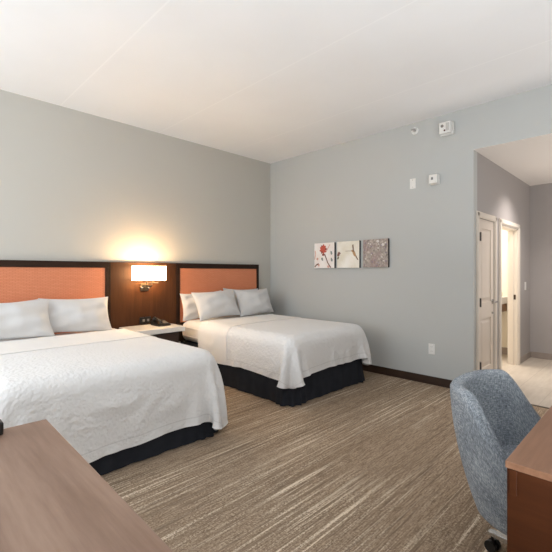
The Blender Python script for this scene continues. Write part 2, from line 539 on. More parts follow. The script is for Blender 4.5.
# outlet plate on the panel beside the telephone
t = thing('power_outlet', 'dark outlet plate on the walnut panel above the nightstand top', 'outlet', (2.33, YP, .735))
obj('plate', box(nb(), 2.255, 2.405, YP-.010, YP+.0035, .69, .775, .003), M['black_plastic'], t)
for x in (2.29, 2.35): obj('socket', box(nb(), x, x+.03, YP-.012, YP-.010, .718, .748, .001), M['grey_plastic'], t)

# ------------------------------------------------------------------ wall lamp
lx, lz = 2.315, 1.335
LY = YP-.14                            # middle of the shade
t = thing('wall_lamp', 'lit wall lamp with a white rectangular shade on a bronze bracket', 'lamp', (lx, YP, lz))
bm = nb()
sx, sy, sz = .198, .075, .088
o_, i_ = [], []
for th in (0, .004):
    ring = []
    for z in (-sz, sz):
        pts = []
        for cx, cy, a0 in ((1, 1, 0), (-1, 1, 90), (-1, -1, 180), (1, -1, 270)):
            for k in range(4):
                a = R(a0+k*30); r = .015
                pts.append(bm.verts.new((lx+cx*(sx-r)+(r-th)*math.cos(a), LY+cy*(sy-r)+(r-th)*math.sin(a), lz+z)))
        ring.append(pts)
    (o_ if th == 0 else i_).extend(ring)
n = len(o_[0])
for i in range(n):
    j = (i+1) % n
    bm.faces.new((o_[0][i], o_[0][j], o_[1][j], o_[1][i])); bm.faces.new((i_[0][j], i_[0][i], i_[1][i], i_[1][j]))
    bm.faces.new((o_[1][i], o_[1][j], i_[1][j], i_[1][i])); bm.faces.new((o_[0][j], o_[0][i], i_[0][i], i_[0][j]))
obj('lamp_shade', bm, M['shade'], t)
bm = nb(); box(bm, lx-.055, lx+.055, YP-.018, YP+.004, lz-.225, lz-.135, .006)
obj('backplate', bm, M['bronze'], t)
bm = nb()
for s in (-1, 1): tube(bm, [(lx+s*.035, YP-.018, lz-.165), (lx+s*.035, LY, lz-.165), (lx+s*.035, LY, lz-.06)], .007)
tube(bm, [(lx-.06, LY, lz-.125), (lx+.13, LY, lz-.125), (lx+.13, LY, lz-.09)], .005)
obj('bracket_arm', bm, M['bronze'], t)
for s in (-1, 1):
    bm = nb(); cyl(bm, (lx+s*.045, YP-.02, lz-.178), (lx+s*.045, YP-.045, lz-.178), .014, seg=14)
    obj('switch_knob', bm, M['chrome'], t)
bm = nb(); b2 = nb(); bmesh.ops.create_uvsphere(b2, u_segments=16, v_segments=10, radius=.028); merge(bm, b2, 0, Matrix.Translation((lx, LY, lz-.01)))
cyl(bm, (lx, LY, lz-.075), (lx, LY, lz-.035), .014)
bulb = obj('bulb', bm, M['white_plastic'], t, smooth=True)
for dz in (-.045, .05):
    ld = bpy.data.lights.new('lamp_glow', 'POINT'); ld.energy = 4.5; ld.color = (1, .74, .48); ld.shadow_soft_size = .02
    lo = bpy.data.objects.new('lamp_glow', ld); C.objects.link(lo); lo.location = (lx, LY+.0, lz+dz)
bulb.hide_render = False

# ------------------------------------------------------------------ cloth that hangs over the beds (small position-based solver)
def drape(x0, x1, y0, yhead, top, dL, dR, dF, seed, steps=170, flare=0.0):
    rs = np.random.RandomState(seed)
    h = .032
    ns = int(round((x1-x0+dL+dR)/h))+1; nt = int(round((yhead-y0+dF)/h))+1
    s = np.linspace(x0-dL, x1+dR, ns); tt = np.linspace(y0-dF, yhead, nt)
    S, T = np.meshgrid(s, tt, indexing='ij')
    # rounded foot corners, as sewn
    SS, TT = S.copy(), T.copy()
    k_ = 1.0
    for sgn, xe, dd in ((-1, x0, dL), (1, x1, dR)):
        a_ = np.clip((S-xe)*sgn/dd, 0, 1); b_ = np.clip((y0-T)/dF, 0, 1); m_ = (a_ > 0) & (b_ > 0)
        fa = np.sqrt(1-b_**2/2)*(1-.20*a_*b_); fb = np.sqrt(1-a_**2/2)*(1-.20*a_*b_)
        SS = np.where(m_, xe+sgn*a_*fa*dd, SS); TT = np.where(m_, y0-b_*fb*dF, TT)
    P = np.stack([SS, TT, np.full_like(S, top+.02)], -1)
    P += rs.normal(0, .0015, P.shape)
    rs_, rt_ = s[1]-s[0], tt[1]-tt[0]
    V = np.zeros_like(P)
    W = np.ones(P.shape[:2]); pin = (S > x0+.05) & (S < x1-.05) & (T > yhead-.5*rt_); W[pin] = 0
    pinpos = P.copy(); pinpos[..., 2] = top+.004
    cen = np.array([(x0+x1)/2, (y0+5.2)/2, top/2-.05]); half = np.array([(x1-x0)/2, (5.2-y0)/2, top/2+.05]); rr = .105
    dt = 1/70
    cons = []
    # the weave is a little slack in places, which lets it wrinkle
    loose = np.zeros_like(S)
    for _ in range(26):
        fx, fy, ph, am = rs.uniform(-7, 7), rs.uniform(-7, 7), rs.uniform(0, 6.3), rs.uniform(.3, 1)
        loose += am*np.sin(fx*S+fy*T+ph)
    for _ in range(30):
        fx, fy, ph = rs.uniform(-16, 16), rs.uniform(-16, 16), rs.uniform(0, 6.3)
        loose += .5*np.sin(fx*S+fy*T+ph)
    loose = 1+.030*loose/loose.std()
    def add(di, dj, rest, k):
        A = (slice(max(0, -di), ns-max(0, di)), slice(max(0, -dj), nt-max(0, dj)))
        B = (slice(max(0, di), ns+min(0, di) if di < 0 else ns), slice(max(0, dj), nt+min(0, dj) if dj < 0 else nt))
        cons.append((A, B, np.maximum(np.hypot(SS[B]-SS[A], TT[B]-TT[A]), .006)*np.clip(loose[A], .97, 1.08), k))
    dg = math.hypot(rs_, rt_)
    add(1, 0, rs_, .95); add(0, 1, rt_, .95); add(1, 1, dg, .22); add(1, -1, dg, .22); add(2, 0, 2*rs_, .10); add(0, 2, 2*rt_, .10); add(4, 0, 0, -.5); add(0, 4, 0, -.5); add(8, 0, 0, -.4); add(0, 8, 0, -.4)
    cnt = None
    for st in range(steps):
        V[..., 2] -= 9.8*dt
        V *= .965
        Q = P + V*dt
        for it in range(18):
            for A, B, rest, k in cons:
                d = Q[B]-Q[A]; L = np.sqrt((d*d).sum(-1))+1e-9
                wa, wb = W[A], W[B]
                ex = L-rest
                if k < 0: ex = np.maximum(ex, 0)      # long links only stop stretching
                c = (abs(k)*ex/L/np.maximum(wa+wb, 1e-6)*(1.0))[..., None]*d
                Q[A] = Q[A] + c*wa[..., None]*.7
                Q[B] = Q[B] - c*wb[..., None]*.7
            if it % 3 == 2 or it == 17:
                q = Q-cen; a = np.abs(q)-(half-rr)
                mx = np.maximum(a, 0); ln = np.sqrt((mx*mx).sum(-1))
                ins = np.minimum(a.max(-1), 0)
                sd = ln+ins-rr
                hit = sd < .004
                g = np.where(ln[..., None] > 1e-6, mx/np.maximum(ln, 1e-6)[..., None], (a == a.max(-1, keepdims=True))*1.0)*np.sign(q)
                push = np.where(hit, .004-sd, 0)[..., None]*g
                Q = Q+push
                Q[..., 2] = np.maximum(Q[..., 2], .03)
                Q[pin] = pinpos[pin]
        V = (Q-P)/dt
        sp = np.sqrt((V*V).sum(-1, keepdims=True)); V *= np.minimum(1, 3.0/np.maximum(sp, 1e-6))
        V[hit] *= np.array([.35, .35, .2])
        P = Q
    # ease the finest ripples
    for _ in range(2):
        A = P.copy()
        A[1:-1, 1:-1] = .5*P[1:-1, 1:-1]+.125*(P[2:, 1:-1]+P[:-2, 1:-1]+P[1:-1, 2:]+P[1:-1, :-2])
        P = A
    return P, S, T

def cloth_bm(P, S, T, sub=None):
    bm = nb(); uvl = bm.loops.layers.uv.new('UVMap')
    i0, i1, j0, j1 = sub or (0, P.shape[0], 0, P.shape[1])
    V = {}
    for i in range(i0, i1):
        for j in range(j0, j1): V[i, j] = bm.verts.new(P[i, j])
    for i in range(i0, i1-1):
        for j in range(j0, j1-1):
            ids = [(i, j), (i+1, j), (i+1, j+1), (i, j+1)]
            f = bm.faces.new([V[k] for k in ids]); f.smooth = True
            for lp, k in zip(f.loops, ids): lp[uvl].uv = (S[k], T[k])
    return bm

def normals(P):
    du = np.gradient(P, axis=0); dv = np.gradient(P, axis=1)
    n = np.cross(du, dv); n /= np.maximum(np.linalg.norm(n, axis=-1, keepdims=True), 1e-9)
    return n

def mods(o, thick, sub=1, off=1):
    if sub:
        m = o.modifiers.new('smooth', 'SUBSURF'); m.levels = sub; m.render_levels = sub
    m = o.modifiers.new('thick', 'SOLIDIFY'); m.thickness = thick; m.offset = off
    m = o.modifiers.new('crisp_rim', 'EDGE_SPLIT'); m.split_angle = R(55)
    return o

def skirt_bm(x0, x1, y0, y1, ztop, seed, rad=.115):
    """pleated valance on three sides, gathered at the rounded foot corners."""
    r_ = random.Random(seed)
    ph = r_.random()*6
    pts = []                                   # point, outward normal, closeness to a corner
    def line(a, b, n, k, ca, cb):
        for i in range(k):
            u = i/(k-1); L = math.dist(a, b)
            cf = max(0, 1-(u*L)/.14 if ca else 0, 1-((1-u)*L)/.14 if cb else 0)
            pts.append(((a[0]+(b[0]-a[0])*u, a[1]+(b[1]-a[1])*u), n, cf))
    def arc(cx, cy, a0, a1):
        for i in range(1, 12):
            a = R(a0+(a1-a0)*i/12); pts.append(((cx+rad*math.cos(a), cy+rad*math.sin(a)), (math.cos(a), math.sin(a)), 1))
    line((x0, y1), (x0, y0+rad), (-1, 0), 90, False, True)
    arc(x0+rad, y0+rad, 180, 270)
    line((x0+rad, y0), (x1-rad, y0), (0, -1), 80, True, True)
    arc(x1-rad, y0+rad, 270, 360)
    line((x1, y0+rad), (x1, y1), (1, 0), 90, True, False)
    s_, run = [], 0
    for i, (p, n, cf) in enumerate(pts):
        if i: run += math.dist(p, pts[i-1][0])
        s_.append(run)
    zs = [ztop, ztop*.8, ztop*.6, ztop*.4, ztop*.2, .006]
    bm = nb(); rows = []
    for z in zs:
        f = 1-z/ztop; row = []
        for (p, n, cf), q in zip(pts, s_):
            o = f*(.006*math.sin(q*21+ph)+.004*math.sin(q*47+2*ph)+.006) + f*f*cf*(.026+.020*math.sin(q*78+ph))
            row.append(bm.verts.new((p[0]+n[0]*o, p[1]+n[1]*o, z)))
        rows.append(row)
    for a, b in zip(rows, rows[1:]):
        for i in range(len(a)-1): bm.faces.new((a[i], a[i+1], b[i+1], b[i])).smooth = True
    return bm

def pillow_mesh(a, b, T, seed):
    rs = np.random.RandomState(seed)
    N = 30
    ph = rs.rand(8)*6.28
    bm = nb(); grid = {}
    for side in (1, -1):
        for i in range(N+1):
            for j in range(N+1):
                u = -1+2*i/N; v = -1+2*j/N
                u = math.sin(u*math.pi/2)*.55+u*.45; v = math.sin(v*math.pi/2)*.55+v*.45
                edge = i in (0, N) or j in (0, N)
                if edge and side == -1: continue
                x = a*u*(1-.085*(1-v*v)*u*u) ; y = b*v*(1-(.13 if v > 0 else .02)*(1-u*u)*v*v)
                prof = max(0, (1-u*u)*(1-v*v))
                th = T*(.80*prof**.5+.32*prof)
                w = .007*math.sin(5*u+3*v+ph[0])+.006*math.sin(9*v-4*u+ph[1])+.004*math.sin(13*u+ph[2])
                # creases that run in from the corners
                for cx, cy, p in ((1, 1, ph[3]), (-1, 1, ph[4]), (1, -1, ph[5]), (-1, -1, ph[6])):
                    du, dv = u-cx, v-cy
                    rr = math.hypot(du, dv); an = math.atan2(dv, du)
                    w += .0035*math.exp(-((rr-.45)/.4)**2)*math.sin(an*8+p)
                z = side*(th + (w*min(1, prof*3) if side == 1 else w*.3*min(1, prof*3)))
                sag = .012*math.sin(2*u+ph[7])*(1-v)/2
                grid[side, i, j] = bm.verts.new((x, y+sag, z))
    g = lambda s, i, j: grid.get((s, i, j)) or grid[1, i, j]
    for s in (1, -1):
        for i in range(N):
            for j in range(N):
                q = [g(s, i, j), g(s, i+1, j), g(s, i+1, j+1), g(s, i, j+1)]
                f = bm.faces.new(q if s == 1 else q[::-1]); f.smooth = True
    return bm

def pillow(label, xc, ybase, zbase, lean, w, h, T, seed, yaw=0, roll=0, group=None):
    """lean: degrees from the vertical; the lower long edge sits at (xc, ybase, zbase)."""
    bm = pillow_mesh(w/2, h/2, T, seed)
    # local x along the bed's width, local y up the pillow, local z towards the foot
    m = (Matrix.Rotation(R(yaw), 4, 'Z') @ Matrix.Rotation(R(90-lean), 4, 'X') @ Matrix.Rotation(R(roll), 4, 'Z') @ Matrix.Translation((0, h/2, 0)))
    bmesh.ops.transform(bm, matrix=Matrix.Translation((xc, ybase, zbase)) @ m, verts=bm.verts)
    o = obj('pillow', bm, M['pillow'], smooth=True, origin=(xc, ybase, zbase))
    mm = o.modifiers.new('smooth', 'SUBSURF'); mm.levels = 1; mm.render_levels = 1
    return tag(o, label, 'pillow', group)

def bed(x0, x1, y0, label_bed, label_cov, label_sheet, drops, seed, top=.69, yhead=4.22):
    t = thing('bed', label_bed, 'bed', ((x0+x1)/2, (y0+4.68)/2, 0), 'hotel beds')
    obj('box_spring', box(nb(), x0+.035, x1-.035, y0+.035, 4.66, .05, .41, .03), M['skirt'], t)
    obj('bed_skirt', skirt_bm(x0+.01, x1-.01, y0+.01, 4.68, .415, seed), M['skirt'], t)
    bm = nb(); box(bm, x0, x1, y0, 4.685, .412, top, .10, seg=6)
    mt = obj('mattress', bm, M['mattress'], t, smooth=True)
    bm = nb()
    for z in (.495, top-.085):
        bx = [(x0, y0+.09), (x0, 4.60)], [(x0+.09, y0), (x1-.09, y0)], [(x1, y0+.09), (x1, 4.60)]
        for (ax, ay), (bx_, by_) in bx: cyl(bm, (ax, ay, z), (bx_, by_, z), .005, seg=8)
    obj('piping', bm, M['mattress'], mt)
    yfold = 3.63
    dL, dR, dF = drops
    P, S, T = drape(x0-.004, x1+.004, y0-.004, yhead, top+.004, dL, dR, dF, seed)
    cm = linen('white_coverlet_'+str(seed), lin(233, 231, 230), 1.0, True, (x0-dL+.06, x1+dR-.06, y0-dF+.06))
    nP = normals(P)
    cov = obj('coverlet', cloth_bm(P, S, T), cm, smooth=True, origin=((x0+x1)/2, (y0+yhead)/2, top), recalc=False)
    mods(cov, .010)
    tag(cov, label_cov, 'coverlet', 'bed coverlets')
    j0 = int(np.argmin(abs(T[0]-yfold)))
    P2 = P+nP*.0160
    lift = np.clip((T-yfold)/.05, 0, 1)
    sh = obj('folded_sheet', cloth_bm(P2, S, T, (1, P.shape[0]-1, j0, P.shape[1])), M['sheet'], smooth=True, origin=((x0+x1)/2, (yfold+yhead)/2, top), recalc=False)
    mods(sh, .0045, 1, -1)
    tag(sh, label_sheet, 'sheet', 'folded top sheets')
    return t

B1 = (.40, 1.955, 2.63)
B2 = (2.82, 4.205, 2.62)
bed(*B1, 'nearer bed with a dark skirt under its white bedding',
    'white quilted coverlet on the nearer bed, hanging lower at the foot',
    'white top sheet turned down below the pillows of the nearer bed', (.50, .48, .50), 11, yhead=4.29)
bed(*B2, 'farther bed with a dark pleated skirt standing near the side wall',
    'white quilted coverlet draped over the farther bed by the side wall',
    'white top sheet turned down below the pillows of the farther bed', (.38, .39, .345), 23)

ZB = .706
pillow('white pillow at the back against the coral headboard of the nearer bed', .78, 4.60, ZB, 10, .74, .36, .05, 3, roll=1.5, group='pillows on the nearer bed')
pillow('white pillow on the nearer bed, standing next to the nightstand', 1.44, 4.425, ZB+.002, 22, .72, .395, .085, 5, yaw=-2, roll=-1, group='pillows on the nearer bed')
pillow('white pillow overlapping its neighbour on the nearer bed, cut by the photo edge', .81, 4.295, ZB+.012, 26, .76, .395, .085, 8, yaw=3, group='pillows on the nearer bed')
pillow('rear white pillow on the farther bed at the nightstand side', 3.17, 4.60, ZB, 9, .72, .37, .05, 4, roll=2, group='pillows on the farther bed')
pillow('rear white pillow on the farther bed at the wall side', 3.88, 4.60, ZB, 9, .72, .40, .05, 6, roll=-2, group='pillows on the farther bed')
pillow('front white pillow on the farther bed, nearest the nightstand', 3.25, 4.31, ZB+.012, 26, .74, .415, .105, 9, yaw=2, roll=2, group='pillows on the farther bed')
pillow('front white pillow on the farther bed, nearest the room corner', 3.94, 4.33, ZB+.004, 24, .68, .42, .10, 12, yaw=-2, group='pillows on the farther bed')

# ------------------------------------------------------------------ canvas pictures on the side wall
PW = .375
def canvas(yc, zc, label, mats, painter):
    """u runs with the picture's width seen from the room (towards the camera = right), v upwards, both 0..1"""
    t = thing('canvas_picture', label, 'picture', (XR, yc, zc), 'square canvases on the side wall')
    obj('stretcher', box(nb(), XR-.034, XR-.001, yc-PW/2, yc+PW/2, zc-PW/2, zc+PW/2, .002), M['canvas_edge'], t)
    bm = nb()
    def P(u, v, d=0): return (XR-.0345-d*.0004, yc+PW/2-u*PW, zc-PW/2+v*PW)
    poly(bm, [P(.0, .0), P(.995, .0), P(.995, 1), P(.0, 1)], 0)
    painter(bm, P)
    o = obj('print', bm, mats, t)
    return t
def blob(bm, P, u, v, ru, rv, mi, d, n=14, wob=.15, rot=0, seed=1):
    r_ = random.Random(seed)
    pts = []
    for k in range(n):
        a = 2*math.pi*k/n; q = 1+wob*(r_.random()*2-1)
        x, y = ru*q*math.cos(a), rv*q*math.sin(a)
        pts.append(P(min(.99, max(.005, u+x*math.cos(rot)-y*math.sin(rot))), min(.995, max(.005, v+x*math.sin(rot)+y*math.cos(rot))), d))
    poly(bm, pts, mi)
def stroke(bm, P, pts, w, mi, d):
    for (a, b), (c, e) in zip(pts, pts[1:]):
        L = math.hypot(c-a, e-b); nx, ny = -(e-b)/L*w/2, (c-a)/L*w/2
        poly(bm, [P(a+nx, b+ny, d), P(a-nx, b-ny, d), P(c-nx, e-ny, d), P(c+nx, e+ny, d)], mi)
def soft(name, c1, c2, scale, c3=None):
    t = NT(name); t.pr(.75, 0, .2)
    n = t.noise(t.coords('Object'), scale, 4, .65)
    st = [(.35, c1), (.65, c2)] if c3 is None else [(.34, c1), (.5, c2), (.66, c3)]
    t.col(t.ramp(n, st)); return t.m
pm1 = [soft('print_pale_ground', lin(246, 234, 228), lin(252, 246, 242), 9), plain('print_red', lin(206, 92, 74), .7), plain('print_dark_red', lin(150, 70, 56), .7),
       plain('print_stem_brown', lin(120, 78, 62), .7), plain('print_grey_green', lin(140, 146, 140), .7), plain('print_pink', lin(224, 176, 160), .7)]
def paint1(bm, P):
    stroke(bm, P, [(.52, .55), (.60, .38), (.68, .20), (.82, .02)], .045, 3, 1)
    stroke(bm, P, [(.58, .62), (.68, .78), (.78, .92)], .035, 5, 1)
    stroke(bm, P, [(.02, .35), (.06, .55), (.04, .7)], .04, 5, 1)
    stroke(bm, P, [(.02, .05), (.12, .14), (.22, .18)], .05, 3, 1)
    for u, v in ((.40, .36), (.85, .60), (.86, .33)): blob(bm, P, u, v, .045, .075, 4, 1, 10, .2, .3, int(u*100))
    for u, v in ((.16, .36), (.22, .12), (.70, .05)): blob(bm, P, u, v, .05, .05, 5, 1, 9, .3, 0, int(v*100))
    for k in range(9):
        a = k*2*math.pi/9
        blob(bm, P, .45+.10*math.cos(a), .75+.11*math.sin(a), .08, .05, 1 if k % 3 else 2, 2+.1*k, 9, .2, a, k)
    blob(bm, P, .45, .76, .12, .12, 1, 4, 12, .2, 0, 3)
    blob(bm, P, .46, .53, .06, .05, 2, 3, 8, .2, 0, 5)
pm2 = [soft('print_cream_ground', lin(232, 224, 206), lin(250, 246, 238), 3), plain('print_bird_brown', lin(188, 148, 104), .7), plain('print_bird_dark', lin(136, 110, 84), .7),
       plain('print_blossom', lin(140, 92, 80), .7), plain('print_leaf', lin(128, 124, 96), .7)]
def paint2(bm, P):
    # a small hovering bird with a long bill, facing a blossom at the edge
    stroke(bm, P, [(.38, .63), (.66, .63)], .014, 2, 1)
    blob(bm, P, .70, .63, .05, .045, 1, 2, 12, .05, 0, 2)
    blob(bm, P, .77, .54, .055, .14, 1, 2.2, 12, .05, .45, 3)
    poly(bm, [P(.72, .60, 3), P(.78, .58, 3), P(.74, .88, 3), P(.68, .84, 3)], 2)
    poly(bm, [P(.80, .46, 2), P(.86, .46, 2), P(.96, .28, 2), P(.90, .30, 2)], 2)
    blob(bm, P, .06, .50, .08, .06, 3, 2, 9, .3, .5, 7)
    blob(bm, P, .10, .57, .07, .04, 3, 2.2, 9, .3, -.6, 8)
    blob(bm, P, .05, .38, .04, .07, 4, 2, 9, .3, -.4, 9)
def flower_field():
    t = NT('print_meadow'); t.pr(.75, 0, .2)
    w = t.coords('Object')
    n = t.noise(w, 26, 5, .7); n2 = t.noise(w, 9, 2)
    c = t.ramp(n, [(.32, lin(124, 115, 114)), (.45, lin(168, 158, 152)), (.55, lin(186, 174, 162)), (.66, lin(218, 208, 200))])
    t.col(t.mix(t.ramp(n2, [(.4, (0, 0, 0, 1)), (.7, (.5, .5, .5, 1))]), c, lin(160, 128, 130)))
    return t.m
pm3 = [flower_field(), plain('print_blossom_white', lin(226, 220, 216), .7), plain('print_lavender', lin(140, 124, 142), .7), plain('print_stalk', lin(126, 112, 92), .7)]
def paint3(bm, P):
    r_ = random.Random(5)
    for k in range(26):
        u, v = r_.uniform(.05, .95), r_.uniform(.05, .9)
        stroke(bm, P, [(u, max(.01, v-.14)), (u+r_.uniform(-.03, .03), v)], .010, 3, 1)
        blob(bm, P, u, v, .025, .03, 2 if k % 3 else 1, 2+k*.02, 7, .3, 0, k)
    blob(bm, P, .60, .92, .055, .05, 1, 4, 10, .2, 0, 50); blob(bm, P, .80, .80, .06, .05, 1, 4, 10, .2, 0, 51)
canvas(3.572, 1.595, 'square canvas print of a red flower on white, nearest the room corner', pm1, paint1)
canvas(3.150, 1.597, 'square canvas print of a hovering bird on cream, between two others', pm2, paint2)
canvas(2.716, 1.600, 'square canvas print of a grey and purple flower meadow', pm3, paint3)

# ------------------------------------------------------------------ fittings on the side wall
t = thing('sprinkler_head', 'round white sidewall sprinkler just below the ceiling', 'sprinkler', (XR, 2.184, 3.10))
bm = nb(); lathe(bm, (XR+.001, 2.184, 3.10), (-1, 0, 0), [(.045, 0), (.045, .004), (.038, .012), (.026, .014), (.022, .008)]); obj('escutcheon', bm, M['white_plastic'], t)
bm = nb(); lathe(bm, (XR, 2.184, 3.10), (-1, 0, 0), [(.018, .008), (.018, .03), (.010, .034), (.006, .05)]); box(bm, XR-.056, XR-.05, 2.165, 2.203, 3.088, 3.112, .002); obj('nozzle', bm, M['chrome'], t)

t = thing('fire_alarm', 'white strobe fire alarm box high on the side wall', 'alarm', (XR, 1.80, 3.01))
obj('back_box', box(nb(), XR-.045, XR+.001, 1.728, 1.872, 2.938, 3.082, .006), M['white_plastic'], t)
bm = nb(); box(bm, XR-.105, XR-.045, 1.735, 1.865, 2.945, 3.075, .010, seg=3); obj('housing', bm, M['white_plastic'], t)
bm = nb(); box(bm, XR-.116, XR-.105, 1.748, 1.785, 2.965, 3.055, .006); obj('strobe_lens', bm, M['strobe'], t)
bm = nb(); lathe(bm, (XR-.105, 1.828, 3.03), (-1, 0, 0), [(.017, 0), (.017, .003), (.010, .004)]); obj('sounder_grille', bm, M['grey_plastic'], t)
bm = nb(); lathe(bm, (XR-.105, 1.80, 2.975), (-1, 0, 0), [(.010, 0), (.010, .004), (.006, .005)]); obj('indicator', bm, M['red_lens'], t)
t.location.y -= .02

t = thing('wall_plate', 'plain white blank plate on the side wall below the sprinkler', 'wall plate', (XR, 2.209, 2.45))
obj('plate', box(nb(), XR-.008, XR, 2.171, 2.247, 2.386, 2.512, .003), M['white_plastic'], t)
for z in (2.405, 2.493):
    bm = nb(); lathe(bm, (XR-.008, 2.209, z), (-1, 0, 0), [(.004, 0), (.004, .001), (.002, .0015)], 10)
    obj('screw', bm, M['grey_plastic'], t)

t = thing('motion_sensor', 'small white sensor box on the side wall below the fire alarm', 'sensor', (XR, 1.93, 2.45))
obj('mount', box(nb(), XR-.022, XR, 1.875, 1.985, 2.392, 2.508, .004), M['white_plastic'], t)
bm = nb(); box(bm, XR-.075, XR-.022, 1.880, 1.980, 2.397, 2.503, .008, seg=3); obj('housing', bm, M['white_plastic'], t)
bm = nb(); box(bm, XR-.079, XR-.075, 1.925, 1.95, 2.44, 2.47, .002); obj('lens', bm, M['grey_plastic'], t)

t = thing('wall_outlet', 'white electrical outlet plate low on the side wall above the baseboard', 'outlet', (XR, 1.972, .425))
obj('plate', box(nb(), XR-.008, XR, 1.933, 2.011, .362, .488, .003), M['white_plastic'], t)
for z in (.398, .452):
    k = obj('socket', box(nb(), XR-.010, XR-.008, 1.953, 1.991, z-.018, z+.018, .0008), M['white_plastic'], t)
    for dy in (-.007, .007): obj('slot', box(nb(), XR-.0105, XR-.010, 1.972+dy-.0015, 1.972+dy+.0015, z-.004, z+.008), M['grey_plastic'], k)

t = thing('light_switch', 'white light switch on the hall wall beside the bathroom doorway', 'switch', (6.89, YJ, 1.136))
obj('plate', box(nb(), 6.853, 6.927, YJ-.008, YJ, 1.075, 1.197, .003), M['white_plastic'], t)
obj('rocker', box(nb(), 6.872, 6.908, YJ-.013, YJ-.008, 1.102, 1.170, .003), M['white_plastic'], t)

# ------------------------------------------------------------------ long wooden table at the left, under the camera
TX0, TX1, TY0, TY1, TZ = -.33, .432, .12, 1.765, .76
t = thing('wooden_table', 'long walnut table top in the near foreground, before the nearer bed', 'table', ((TX0+TX1)/2, (TY0+TY1)/2, 0))
obj('table_top', box(nb(), TX0, TX1, TY0, TY1, TZ-.035, TZ, .003), M['table_wood'], t)
bm = nb(); box(bm, TX0+.05, TX1-.05, TY0+.05, TY0+.07, TZ-.11, TZ-.035); box(bm, TX0+.05, TX1-.05, TY1-.07, TY1-.05, TZ-.11, TZ-.035)
box(bm, TX0+.05, TX0+.07, TY0+.07, TY1-.07, TZ-.11, TZ-.035); box(bm, TX1-.07, TX1-.05, TY0+.07, TY1-.07, TZ-.11, TZ-.035)
obj('apron', bm, M['desk_wood'], t)
for a in (TX0+.03, TX1-.09):
    for b in (TY0+.03, TY1-.09):
        obj('leg', box(nb(), a, a+.06, b, b+.06, 0, TZ-.035, .004), M['desk_wood'], t)
t.rotation_euler.z = R(-1.26)
# a small black box at the table's rear edge, cut by the picture's edge
tag(obj('small_box', box(nb(), .19, .297, 1.69, 1.745, TZ, TZ+.046, .006), M['black_plastic'], origin=(.24, 1.72, TZ)),
    'small black box at the rear edge of the walnut table, cut by the photo edge', 'box')

# ------------------------------------------------------------------ desk at the right
DX0, DX1, DY0, DY1, DZ = 1.366, 3.05, -.30, .352, .76
t = thing('writing_desk', 'walnut writing desk with a solid end panel in the right foreground', 'desk', ((DX0+DX1)/2, (DY0+DY1)/2, 0))
obj('desk_top', box(nb(), DX0, DX1, DY0, DY1, DZ-.022, DZ, .0025), M['desk_wood_top'], t)
for a, b in ((DX0+.004, DX0+.034), (DX1-.034, DX1-.004)):
    obj('end_panel', box(nb(), a, b, DY0, DY1-.004, 0, DZ-.0225, .002), M['desk_wood'], t)
obj('rail_end', box(nb(), DX0-.002, DX0+.004, DY1-.032, DY1-.012, DZ-.10, DZ-.0225, .001), M['desk_wood'], t)
obj('rail', box(nb(), DX0+.034, DX1-.034, DY1-.034, DY1-.010, DZ-.08, DZ-.0225, .002), M['desk_wood'], t)
obj('back_panel', box(nb(), DX0+.034, DX1-.034, DY0, DY0+.02, .15, DZ-.0225), M['desk_wood'], t)

